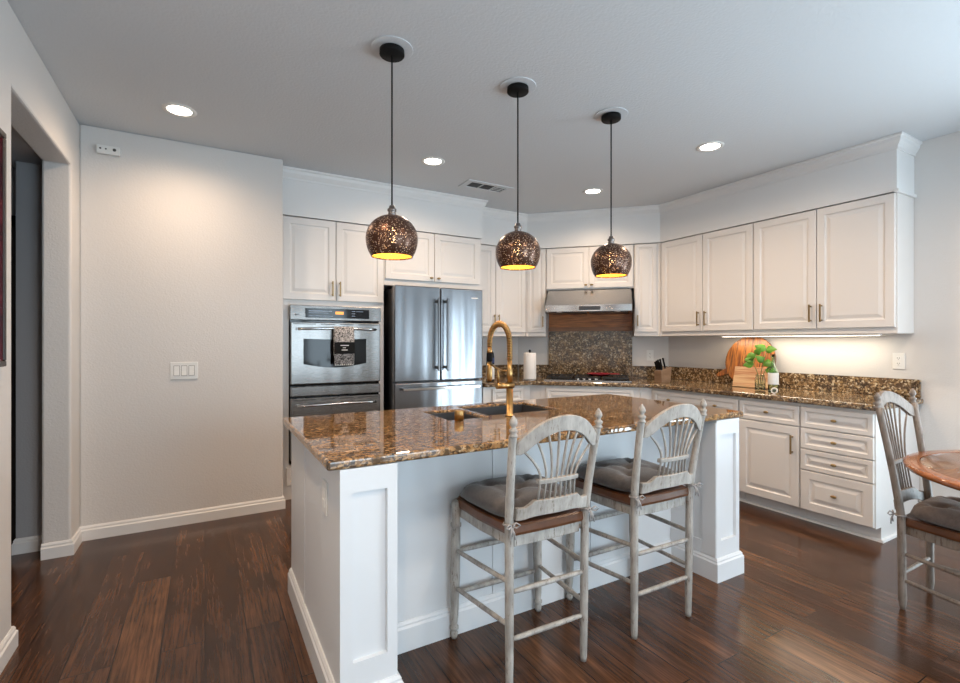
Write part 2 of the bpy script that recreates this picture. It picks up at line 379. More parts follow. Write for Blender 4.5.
# ------------------------------------------------------------ cabinetry
def panel(x0, z0, x1, z1, fr=.055, y0=0., th=.019):
    """raised-panel door front, its face looking to -y"""
    rings = [(0, th), (0, .003), (.003, 0), (fr, 0), (fr+.006, .0075), (fr+.016, .0085), (fr+.040, .0015)]
    g = G(); ls = [[(x0+i, y0+d, z0+i), (x1-i, y0+d, z0+i), (x1-i, y0+d, z1-i), (x0+i, y0+d, z1-i)] for i, d in rings]
    return g.loops(ls)
def bar_pull(x, z, ln, parent, m='antique'):
    g = G().box(x-.0055, -.034, z-ln/2, x+.0055, -.025, z+ln/2)
    for zz in (z-ln/2+.014, z+ln/2-.014): g.box(x-.005, -.026, zz-.005, x+.005, -.0005, zz+.005)
    build('handle', g, m, parent, .0015)
def knob(x, z, parent, m='antique', w=.019):
    g = G(); n = 16
    g.loops([[(x+r*w*math.cos(2*PI*j/n), y, z+r*.0105*math.sin(2*PI*j/n)) for j in range(n)] for r, y in
             ((.35,-.0005),(.35,-.012),(.8,-.015),(1,-.020),(.92,-.025),(.6,-.028))], True)
    build('knob', g, m, parent)
def cabinet(name, label, loc, rz, w, h, d, fronts, group=None, mat='cab', toe=0, cutout=None, extra=None):
    t = thing(name, label, 'cabinet', loc, rz, group)
    g = G()
    if cutout:
        (cx0, cz0, cx1, cz1) = cutout
        g.box(0, .02, 0, cx0, d, h).box(cx1, .02, 0, w, d, h).box(cx0, .02, 0, cx1, d, cz0).box(cx0, .02, cz1, cx1, d, h)
    elif toe:
        g.prism([(.02, toe), (.095, toe), (.095, 0), (d, 0), (d, h), (.02, h)], 'x', 0, w)
    else: g.box(0, .02, 0, w, d, h)
    build('body', g, mat, t, .0015)
    for fr in fronts:
        kind, x0, x1, z0, z1 = fr[:5]; hs = fr[5:]
        p = build(kind, panel(x0, z0, x1, z1, .03 if kind == 'drawer' and z1-z0 < .2 else (.036 if x1-x0 < .26 else .055)), mat, t)
        for hh in hs:
            if hh[0] == 'bar': bar_pull(hh[1], hh[2], hh[3], p)
            else: knob(hh[1], hh[2], p)
    return t
BY = 4.25  # front plane of tall cabinets
cabinet('oven_cabinet', 'tall white cabinet housing the built-in ovens, two raised-panel doors on top', (.545, BY, 0), 0, .88, 2.366, .54,
        [('door', .012, .441, 1.672, 2.362, ('bar', .412, 1.775, .13)), ('door', .447, .872, 1.672, 2.362, ('bar', .476, 1.775, .13)),
         ('drawer', .04, .85, .12, .27)], cutout=(.062, .29, .833, 1.625))
t = cabinet('fridge_cabinet', 'wide short white cabinet of two doors above the steel refrigerator', (1.427, BY, 1.84), 0, 1.03, .526, .54,
        [('door', .010, .497, .058, .522, ('knob', .462, .09)), ('door', .503, 1.000, .058, .522, ('knob', .538, .09))])
build('side_panel', G().box(1.012, .02, -1.838, 1.030, .54, -.001), 'cab', t)
UZ = 1.378
cabinet('wall_cabinet', 'white two-door wall cabinet between the refrigerator and the corner, behind the tall faucet', (2.464, 4.475, UZ), 0, .708, .988, .32,
        [('door', .012, .296, .045, .984, ('bar', .272, .165, .14)), ('door', .302, .700, .045, .984, ('bar', .328, .165, .14))])
build('stile', G().box(.709, .004, 0, .745, .03, .988), 'cab', C.objects['wall_cabinet'])
R45 = -PI/4
def dg(u, n, z=0): s = math.sqrt(.5); return ((u+n)*s, (n-u)*s, z)
U0, N0 = -.940, 5.411
cabinet('narrow_wall_cabinet', 'narrow white wall cabinet immediately left of the steel range hood', dg(U0+.020, N0, UZ), R45, .217, .988, .29,
        [('door', .006, .212, .045, .984, ('bar', .188, .165, .12))])
cabinet('hood_cabinet', 'short white two-door cabinet directly above the steel range hood', dg(U0+.239, N0, 1.897), R45, .944, .469, .29,
        [('door', .008, .469, .012, .465, ('knob', .44, .045)), ('door', .475, .936, .012, .465, ('knob', .504, .045))])
cabinet('narrow_wall_cabinet', 'narrow white wall cabinet immediately right of the steel range hood', dg(U0+1.187, N0, UZ), R45, .256, .988, .29,
        [('door', .008, .226, .045, .984, ('bar', .035, .165, .12))])
RR = -PI/2
t1 = cabinet('upper_cabinet', 'white two-door wall cabinet on the right wall, half nearest the knife block', (4.185, 3.463, UZ), RR, .990, .988, .292,
        [('door', .010, .491, .045, .984, ('bar', .455, .165, .14)), ('door', .497, .986, .045, .984, ('bar', .533, .165, .14))])
t2 = cabinet('upper_cabinet', 'white two-door wall cabinet on the right wall, half with the exposed bright end panel', (4.185, 2.472, UZ), RR, 1.010, .988, .292,
        [('door', .004, .501, .045, .984, ('bar', .465, .165, .14)), ('door', .507, 1.000, .045, .984, ('bar', .543, .165, .14))])
build('stile', G().box(-.034, .004, 0, -.001, .03, .988), 'cab', t1)
# base run
FX, TK = 3.77, .095
DZ = .868
cabinet('base_cabinet', 'white base cabinet with one drawer between refrigerator and cooktop corner', (2.464, 4.07, 0), 0, .40, DZ, .72,
        [('drawer', .012, .385, .70, .845, ('knob', .2, .772)), ('door', .012, .385, .105, .69, ('bar', .35, .6, .13))], toe=TK)
build('side_filler', G().box(-.086, .02, 0.095, -.001, .19, DZ), 'cab', C.objects['base_cabinet'])
tag(build('corner_filler', G().prism([(2.866,4.09),(2.945,4.09),(2.957,4.078),(3.022,4.013),(3.40,4.391),(2.99,4.78),(2.866,4.78)], 'z', .095, DZ), 'cab'), 'plain white corner filler left of the cooktop cabinet', 'cabinet filler')
t = cabinet('cooktop_cabinet', 'white angled base cabinet under the black cooktop, with one long false drawer front', dg(-.700, 4.95), R45, .98, DZ, .60,
        [('drawer', .06, .92, .70, .845), ('door', .06, .487, .105, .69, ('bar', .45, .6, .13)), ('door', .493, .92, .105, .69, ('bar', .53, .6, .13))], toe=TK)
tag(build('corner_filler', G().prism([(3.716,3.314),(3.772,3.258),(3.79,3.24),(3.79,3.217),(4.47,3.217),(4.47,3.60),(4.10,3.70)], 'z', .095, DZ), 'cab'), 'plain white corner filler right of the cooktop cabinet', 'cabinet filler')
cabinet('base_cabinet', 'white base cabinet with a wide two-knob drawer, partly hidden behind the island', (FX, 3.214, 0), RR, .866, DZ, .70,
        [('drawer', .010, .862, .70, .845, ('knob', .20, .775), ('knob', .67, .775)), ('door', .010, .433, .105, .69, ('bar', .40, .6, .13)), ('door', .439, .862, .105, .69, ('bar', .47, .6, .13))], toe=TK)
cabinet('base_cabinet', 'white base cabinet with one drawer over a single door with vertical brass pull', (FX, 2.346, 0), RR, .462, DZ, .70,
        [('drawer', .006, .456, .70, .845, ('knob', .23, .775)), ('door', .006, .456, .105, .69, ('bar', .415, .56, .14))], toe=TK)
dr = cabinet('drawer_cabinet', 'white base cabinet of four stacked drawers at the dining end of the counter', (FX, 1.882, 0), RR, .452, DZ, .70,
        [('drawer', .006, .444, .70, .845, ('knob', .225, .772)), ('drawer', .006, .444, .547, .692, ('knob', .225, .62)),
         ('drawer', .006, .444, .394, .539, ('knob', .225, .467)), ('drawer', .006, .444, .105, .386, ('knob', .225, .25))], toe=TK)
struct('trim_toe_kick', G().sweep([(3.864,3.2),(3.864,1.430),(4.477,1.430)], [(0,0),(.018,0),(.016,.014),(.002,.018),(0,.018)]), 'trim')
# granite worktop following the three walls
ct = build('granite_worktop', G().prism([(2.376,4.04),(2.92,4.04),(3.74,3.22),(3.74,1.405),(4.477,1.405),(4.477,3.594),(3.272,4.797),(2.464,4.797),(2.464,4.26),(2.376,4.26)], 'z', .870, .910), 'granite2', None, .012, seg=3)
tag(ct, 'long brown granite worktop running from the refrigerator round to the right wall', 'worktop')
b0 = build('granite_backsplash', G().box(2.464, 4.777, .911, 3.26, 4.798, 1.045), 'granite2', None, .002)
tag(b0, 'low granite backsplash strip on the wall behind the paper towels', 'backsplash')
bs = G().loops([[dg(-1.055, 5.68, z) , dg(-.704, 5.68, z), dg(-.704, 5.702, z), dg(-1.055, 5.702, z)] for z in (.911, 1.045)])
tag(build('granite_backsplash', bs, 'granite2'), 'low granite backsplash strip left of the tall range panel', 'backsplash')
bs = G().loops([[dg(.240, 5.68, z) , dg(.61, 5.68, z), dg(.61, 5.702, z), dg(.240, 5.702, z)] for z in (.911, 1.045)])
tag(build('granite_backsplash', bs, 'granite2'), 'low granite backsplash strip behind the knife block', 'backsplash')
tag(build('granite_backsplash', G().box(4.456, 1.42, .911, 4.478, 3.575, 1.045), 'granite2', None, .002), 'long low granite backsplash strip along the right wall under the outlet', 'backsplash')
bs = G().loops([[dg(-.702, 5.685, z) , dg(.238, 5.685, z), dg(.238, 5.708, z), dg(-.702, 5.708, z)] for z in (.911, 1.438)])
tag(build('range_backsplash', bs, 'granite2'), 'tall granite panel on the wall behind the cooktop', 'backsplash')
t = thing('wood_beam', 'dark brown wood board on the wall beneath the range hood', 'wood board', dg(-.230, 5.708, 1.44), R45)
build('board', G().box(-.470, -.035, .045, .470, -.001, .21), 'beam', t, .003)
build('lip', G().box(-.470, -.060, .0, .470, -.001, .044), 'beamlip', t, .003)

# ------------------------------------------------------------ range hood and cooktop
t = thing('range_hood', 'stainless steel under-cabinet range hood with sloped front', 'range hood', dg(-.230, 5.70, 1.635), R45)
build('canopy', G().prism([(-.001,.0),(-.001,.255),(-.292,.255),(-.318,.235),(-.535,.075),(-.535,.0)], 'x', -.446, .446), 'hoodsteel', t, .003)
build('lip', G().box(-.444, -.541, .006, .444, -.536, .068), 'chrome', t)
build('control', G().box(-.09, -.545, .016, .13, -.5415, .056), 'steel_dark', t, .001)
for i in range(2): build('filter', G().box(-.42+.43*i, -.47, -.006, -.02+.43*i, -.12, -.0005), 'steel_dark', t, .001)
for i in range(2): build('lamp', G().lathe([(.0,-.004),(.03,-.004),(.03,-.0005),(0,-.0005)], (-.3+.6*i, -.505, 0), 16, False), 'label', t)

t = thing('cooktop', 'black gas cooktop with steel front edge set in the angled worktop', 'cooktop', dg(-.235, 5.30, .9112), R45)
build('glass_top', G().box(-.43, -.25, 0, .43, .25, .008), 'blackgloss', t, .003)
build('steel_edge', G().box(-.44, -.266, 0, .44, -.251, .010), 'chrome', t, .002)
for bx, by in ((-.29,-.09),(-.29,.13),(.29,-.09),(.29,.13),(0,.08)):
    q = build('burner', G().lathe([(.0,.0085),(.045,.0085),(.05,.014),(.03,.018),(.03,.022),(0,.022)], (bx, by, 0), 20), 'iron', t)
for gx in (-.29, 0, .29):
    g = G()
    for yy in (-.21, .22): g.box(gx-.13, yy-.006, .026, gx+.13, yy+.006, .038)
    for xx in (-.124, 0, .124): g.box(gx+xx-.006, -.216, .027, gx+xx+.006, .226, .0395)
    for yy in (-.09, .12): g.box(gx-.124, yy-.005, .028, gx+.124, yy+.005, .038)
    for sx in (-.124, .124):
        for yy in (-.21, .22): g.box(gx+sx-.006, yy-.006, .0085, gx+sx+.006, yy+.006, .03)
    build('grate', g, 'iron', t, .001)
for kx in (-.06, 0, .06, .12):
    build('knob', G().lathe([(.017,.0085),(.017,.024),(.014,.028),(0,.028)], (kx-.03, -.232, 0), 16), 'chrome', t)
t = thing('spoon_rest', 'red enamel dish lying on the middle grate of the cooktop', 'dish', dg(-.12, 5.34, .9515), R45)
build('dish', G().lathe([(0,.0),(.09,.0),(.13,.022),(.135,.024),(.128,.026),(.088,.006),(0,.005)], (0,0,0), 28), 'red', t)
build('handle', G().box(.125, -.014, .016, .215, .014, .026), 'red', t, .004)

# ------------------------------------------------------------ refrigerator
t = thing('refrigerator', 'stainless french-door refrigerator with bottom freezer, between oven cabinet and corner', 'refrigerator', (1.461, 4.075, 0))
FW = .905
build('case', G().box(.004, .075, .02, FW-.004, .70, 1.80), 'steel_dark', t, .004)
build('door', G().box(0, 0, .955, FW/2-.003, .066, 1.825), 'fridgesteel', t, .010, seg=3)
build('door', G().box(FW/2+.003, 0, .955, FW, .066, 1.825), 'fridgesteel', t, .010, seg=3)
fz = build('freezer_drawer', G().box(0, 0, .07, FW, .066, .945), 'fridgesteel', t, .010, seg=3)
dl, drr = t.children[1], t.children[2]
for x, dd in ((FW/2-.045, dl), (FW/2+.045, drr)):
    g = G().box(x-.010, -.062, 1.05, x+.010, -.044, 1.72)
    for z in (1.08, 1.69): g.box(x-.009, -.045, z-.014, x+.009, -.0005, z+.014)
    build('handle', g, 'handlesteel', dd, .003)
g = G().box(.06, -.062, .878, FW-.06, -.044, .902)
for x in (.09, FW-.09): g.box(x-.014, -.045, .880, x+.014, -.0005, .900)
build('handle', g, 'chrome', fz, .003)
build('badge', G().box(FW-.13, -.0015, 1.735, FW-.055, -.0003, 1.745), 'label', drr)
build('kick_plate', G().box(.01, .03, .0, FW-.01, .06, .065), 'slot', t)

# ------------------------------------------------------------ wall ovens
t = thing('wall_oven', 'stainless double wall oven with black window, built into the tall cabinet', 'oven', (.612, 4.205, 0))
OW = .76
build('case', G().box(.0, .046, .30, OW, .50, 1.618), 'blackgloss', t)
cp = build('control_panel', G().prism([(.0,1.625),(.064,1.625),(.064,1.500),(-.004,1.500)], 'x', -.006, OW+.006), 'steel', t, .004)
ds = build('display', G().box(.115, -.0075, 1.520, .655, -.0025, 1.600), 'blackgloss', cp)
build('clock_glow', G().box(.36, -.0095, 1.553, .43, -.0078, 1.577), 'clock_glow', ds)
build('touch_legend', G().box(.14, -.009, 1.575, .33, -.0078, 1.580).box(.14, -.009, 1.560, .30, -.0078, 1.563).box(.14, -.009, 1.535, .34, -.0078, 1.538).box(.50, -.009, 1.580, .53, -.0078, 1.584).box(.50, -.009, 1.560, .53, -.0078, 1.564).box(.54, -.009, 1.58, .60, -.0078, 1.583).box(.50, -.009, 1.540, .53, -.0078, 1.544), 'panelblue', ds)
build('maker_badge', G().turned((.04, -.0005, 1.543), (.04, -.006, 1.543), [(0,.007),(1,.007)], 16).box(.052, -.006, 1.540, .066, -.0025, 1.545), 'slot', cp)
def oven_door(z0, z1, wz0, wz1, hz):
    d = build('oven_door', G().box(0, 0, z0, OW, .045, z1), 'steel', t, .006)
    n = 14; xs = [.10+.53*i/n for i in range(n+1)]
    arc = [(x, wz0+.018-(.034*math.sin(PI*(x-.10)/.53))) for x in xs]
    top = [(x, wz1+.006-.006*math.sin(PI*(x-.10)/.53)) for x in reversed(xs)]
    build('window', G().prism(arc+top, 'y', -.004, -.0003), 'blackgloss', d, .001)
    pts = [(.05+.66*i/16, -.028-.030*math.sin(PI*i/16)**.6, hz+.006*math.sin(PI*i/16)) for i in range(17)]
    build('handle', G().tube(pts, .0105, 10), 'chrome', d)
    for x in (.055, .705): build('bracket', G().box(x-.012, -.03, hz-.010, x+.012, -.0005, hz+.010), 'chrome', d, .002)
    for x0, x1 in ((.02,.2), (.24,.36), (.40,.52), (.56,.74)): build('vent_slot', G().box(x0, -.0015, z1-.018, x1, -.0003, z1-.012), 'slot', d)
    return d
oven_door(.962, 1.482, 1.112, 1.338, 1.425)
build('vent_strip', G().box(0, 0, .862, OW, .045, .942), 'steel', t, .005)
oven_door(.33, .845, .42, .66, .785)

# towel over the oven handle
t = thing('tea_towel', 'speckled grey tea towel with black band hanging from the upper oven handle', 'towel', (.612, 4.205, 0))
TX0, TX1 = .335, .505
def sheet(x0, x1, pts, th=.004, nx=8, amp=.003):
    g = G(); ls = []
    rows_a, rows_b = [], []
    for y, z, ny, nz in pts:
        rows_a.append([(x0+(x1-x0)*i/nx, y+ny*th+amp*math.sin(i*1.7)*(-.3 if nz else 1)*(0 if nz else 1), z+nz*th) for i in range(nx+1)])
        rows_b.append([(x0+(x1-x0)*i/nx, y+amp*math.sin(i*1.7)*(0 if nz else 1), z) for i in range(nx, -1, -1)])
    return g.loops([a+b_ for a, b_ in zip(rows_a, rows_b)], True)
hy, hz = -.057, 1.431
towel = [(-.040, 1.20, 1, 0), (-.040, 1.38, 1, 0), (hy+.012, hz+.004, 1, 0), (hy, hz+.0125, 0, 1), (hy-.0125, hz+.004, -1, 0), (hy-.0135, 1.38, -1, 0), (hy-.0135, 1.30, -1, 0), (hy-.0135, 1.125, -1, 0)]
build('cloth', sheet(TX0, TX1, towel), 'towel', t)
bd = build('black_band', G().box(TX0-.001, -.0835, 1.215, TX1+.001, -.0805, 1.315), 'black', t)
build('lettering', G().box(.385, -.0845, 1.283, .455, -.0837, 1.290).box(.405, -.0845, 1.264, .43, -.0837, 1.269).box(.395, -.0845, 1.244, .445, -.0837, 1.251), 'label', bd)
g = G()
for i in range(9): g.prism([(TX0+.004+.018*i, 1.118), (TX0+.018+.018*i, 1.118), (TX0+.012+.018*i, 1.134-.004*(i % 3))], 'y', -.082, -.079)
build('hem_pattern', g, 'label', t)

# ------------------------------------------------------------ island
IX0, IX1, IY0, IY1, IYR = .396, 2.650, 1.645, 2.70, 1.945
t = thing('kitchen_island', 'large pale grey-white panelled island in the middle of the kitchen', 'island', (0,0,0))
build('body', G().prism([(IX0,IYR+.001),(IX1,IYR+.001),(IX1,IY1),(IX0,IY1)], 'z', 0, .884).box(IX0, IY0+.2, .0, IX0+.02, IYR, .884) if False else
      G().box(IX0, IYR, 0, 1.02, IY1, .884).box(1.88, IYR, 0, IX1, IY1, .884).box(1.02, IYR, 0, 1.88, 2.10, .884).box(1.02, 2.66, 0, 1.88, IY1, .884).box(1.02, 2.10, 0, 1.88, 2.66, .55), 'island', t)
def column(x0, x1, px0, px1, side_panel):
    g = G()
    # front face frame with a recessed panel
    zt, zb = .80, .215
    rings = [(x0, x1, 0, .884, 0), (px0, px1, zb, zt, 0), (px0+.003, px1-.003, zb+.003, zt-.003, .014)]
    ls = [[(a, IY0+d, c), (b_, IY0+d, c), (b_, IY0+d, e), (a, IY0+d, e)] for a, b_, c, e, d in rings]
    back = [(x0, IYR-.0005, 0), (x1, IYR-.0005, 0), (x1, IYR-.0005, .884), (x0, IYR-.0005, .884)]
    g.loops([back]+ls)
    return build('column', g, 'island', t)
column(IX0, .600, .440, .563, False)
column(2.443, IX1, 2.482, 2.618, True)
# side inlay of right column, stiles and end battens
build('side_inlay', G().box(2.433, IY0+.115, .20, 2.4425, IYR-.001, .80).box(2.433, IY0+.001, .126, 2.4425, IY0+.085, .86), 'island', t, .001) if False else None
build('side_stile', G().box(2.436, IY0+.001, .126, 2.4425, IY0+.085, .868), 'island', t, .001)
build('side_rail', G().box(2.436, IY0+.0855, .126, 2.4425, IYR-.001, .20), 'island', t, .001)
for x in (1.185, 1.80):
    build('batten', G().box(x-.004, IYR-.005, .126, x+.004, IYR-.0005, .868), 'island', t, .001)
for x0, x1 in ((1.20, 1.785), (1.815, 2.42), (.62, 1.17)):
    g = G(); o, i = (x0+.03, .17, x1-.03, .83), (x0+.036, .176, x1-.036, .824)
for y in (2.30,):
    build('end_seam', G().box(IX0-.003, y-.003, .126, IX0-.0005, y+.003, .868), 'island', t)
IB = [(0,0),(.018,0),(.018,.098),(.012,.106),(.012,.114),(.005,.124),(0,.124)]
loopp = [(IX0,IY1),(IX0,IY0),(.600,IY0),(.600,IYR),(2.443,IYR),(2.443,IY0),(IX1,IY0),(IX1,IY1)]
# outward = right of travel needs the room on the right: travel the outline this way round
build('base_moulding', G().sweep(loopp[::-1], IB) if False else G().sweep(loopp, [(-o if False else o, z) for o, z in IB]), 'island', t)
op = build('outlet', G().box(IX0-.007, 1.825, .672, IX0-.0005, 1.900, .795), 'white', t, .002)
for z in (.712, .755): build('socket', G().box(IX0-.009, 1.846, z-.014, IX0-.0072, 1.880, z+.014), 'label', op, .001)
# cupboard doors on the far side
for i in range(4):
    build('door', G().box(IX0+.05+.545*i, IY1+.0005, .13, IX0+.57+.545*i, IY1+.02, .84), 'island', t, .003)

# island worktop with two sink openings
TX = (.360, 1.085, 1.305, 1.345, 1.825, 2.690); 
def island_top():
    g = G(); z0, z1 = .885, .919
    X0, X1, Y0, Y1 = .353, 2.690, 1.641, 2.715
    xs = [X0, 1.085, 1.305, 1.345, 1.825, X1]; ys = [Y0, 2.20, 2.245, 2.53, 2.62, Y1]
    holes = set()
    for i in range(5):
        for j in range(5):
            cx_, cy_ = (xs[i]+xs[i+1])/2, (ys[j]+ys[j+1])/2
            if (1.085 < cx_ < 1.305 and 2.20 < cy_ < 2.53) or (1.345 < cx_ < 1.825 and 2.245 < cy_ < 2.62): holes.add((i, j))
    idx = {}
    vs = []; fs = []
    def V(i, j, k):
        if (i, j, k) not in idx: idx[(i, j, k)] = len(vs); vs.append((xs[i], ys[j], z1 if k else z0))
        return idx[(i, j, k)]
    for i in range(5):
        for j in range(5):
            if (i, j) in holes: continue
            fs.append((V(i,j,1), V(i+1,j,1), V(i+1,j+1,1), V(i,j+1,1))); fs.append((V(i,j,0), V(i,j+1,0), V(i+1,j+1,0), V(i+1,j,0)))
            for di, dj, a, b_ in ((-1,0,(i,j),(i,j+1)), (1,0,(i+1,j),(i+1,j+1)), (0,-1,(i,j),(i+1,j)), (0,1,(i,j+1),(i+1,j+1))):
                q = (i+di, j+dj)
                if q in holes or not (0 <= q[0] < 5 and 0 <= q[1] < 5):
                    fs.append((V(*a,0), V(*b_,0), V(*b_,1), V(*a,1)))
    return g.add(vs, fs)
it = build('island_worktop', island_top(), 'granite', None, .010, seg=3)
tag(it, 'polished golden brown granite worktop lying on the island', 'worktop')
def bowl(x0, y0, x1, y1, d):
    w = .012; g = G()
    x0, y0, x1, y1 = x0+.009, y0+.009, x1-.009, y1-.009; w = .008
    o = lambda x0, y0, x1, y1, z: [(x0,y0,z),(x1,y0,z),(x1,y1,z),(x0,y1,z)]
    zt = .905
    return g.loops([o(x0-w,y0-w,x1+w,y1+w,zt), o(x0,y0,x1,y1,zt), o(x0+.01,y0+.01,x1-.01,y1-.01,zt-d), ], cap0=False).loops(
        [o(x0-w,y0-w,x1+w,y1+w,zt), o(x0-w,y0-w,x1+w,y1+w,zt-d-.01)], cap0=False)
t = thing('kitchen_sink', 'dark composite undermount sink with a small and a large bowl in the island', 'sink', (0,0,0))
b1 = build('bowl', bowl(1.085, 2.20, 1.303, 2.53, .16), 'rubber', t)
b2 = build('bowl', bowl(1.347, 2.245, 1.825, 2.62, .22), 'rubber', t)
build('drain', G().lathe([(0,.003),(.04,.003),(.045,.0),(.045,-.0)], (1.195, 2.36, .7455), 20), 'chrome', b1)
build('drain', G().lathe([(0,.003),(.04,.003),(.045,.0),(.045,-.0)], (1.585, 2.43, .6855), 20), 'chrome', b2)

# brass spring faucet
t = thing('kitchen_faucet', 'tall brushed brass pull-down faucet with spring neck on the island', 'faucet', (1.424, 2.165, .9195))
build('base', G().lathe([(.026,0),(.026,.006),(.0185,.010),(.0185,.15)], n=24), 'brass', t)
build('mixer_block', G().tube([(-.082,0,.165),(.022,0,.165)], .0165, 16), 'brass', t)
build('lever', G().tube([(-.072,0,.180),(-.072,0,.250)], .0055, 10), 'brass', t)
build('riser', G().lathe([(.0165,.181),(.0165,.25),(.013,.255),(.013,.30)], n=20), 'brass', t)
arc = [(0,0,.30),(0,0,.36)] + [(0, .105-.105*math.cos(PI*k/16), .395+.105*math.sin(PI*k/16)) for k in range(17)] + [(0,.21,.37)]
build('hose', G().tube(arc, .0095, 10), 'black', t)
# coil around the hose
import itertools
def along(pts, s):
    P = [Vector(p) for p in pts]; Ls = [0]
    for a, b_ in zip(P, P[1:]): Ls.append(Ls[-1]+(b_-a).length)
    d = s*Ls[-1]
    for i in range(len(P)-1):
        if d <= Ls[i+1] or i == len(P)-2:
            f = (d-Ls[i])/(Ls[i+1]-Ls[i]); return P[i].lerp(P[i+1], f), (P[i+1]-P[i]).normalized()
cp_ = []
turns, per = 52, 10
for k in range(turns*per+1):
    p, d = along(arc, k/(turns*per)); a = Vector((1,0,0)); b_ = d.cross(a)
    ang = 2*PI*k/per; cp_.append(p+.0135*(math.cos(ang)*a+math.sin(ang)*b_))
build('spring', G().tube(cp_, .0036, 5), 'brass', t)
sh = build('spray_head', G().lathe([(.013,.37),(.016,.345),(.0165,.335)], (0,.21,0), 18).lathe([(.014,.285),(.014,.245),(.0165,.238),(.0165,.180),(.013,.173)], (0,.21,0), 18), 'brass', t)
build('grip', G().lathe([(.0165,.335),(.018,.33),(.018,.29),(.0165,.285)], (0,.21,0), 18), 'black', sh)
build('docking_arm', G().tube([(0,.012,.240),(0,.08,.238),(0,.15,.255),(0,.195,.270)], .006, 10), 'brass', t)
build('dispenser_cap', G().lathe([(.024,0),(.024,.048),(.021,.052),(0,.052)], n=22), 'brass', None, 0, (1.118, 2.165, .9195))
tag(bpy.data.objects['dispenser_cap'], 'short brass cylinder standing on the island before the small sink bowl', 'air gap cap')

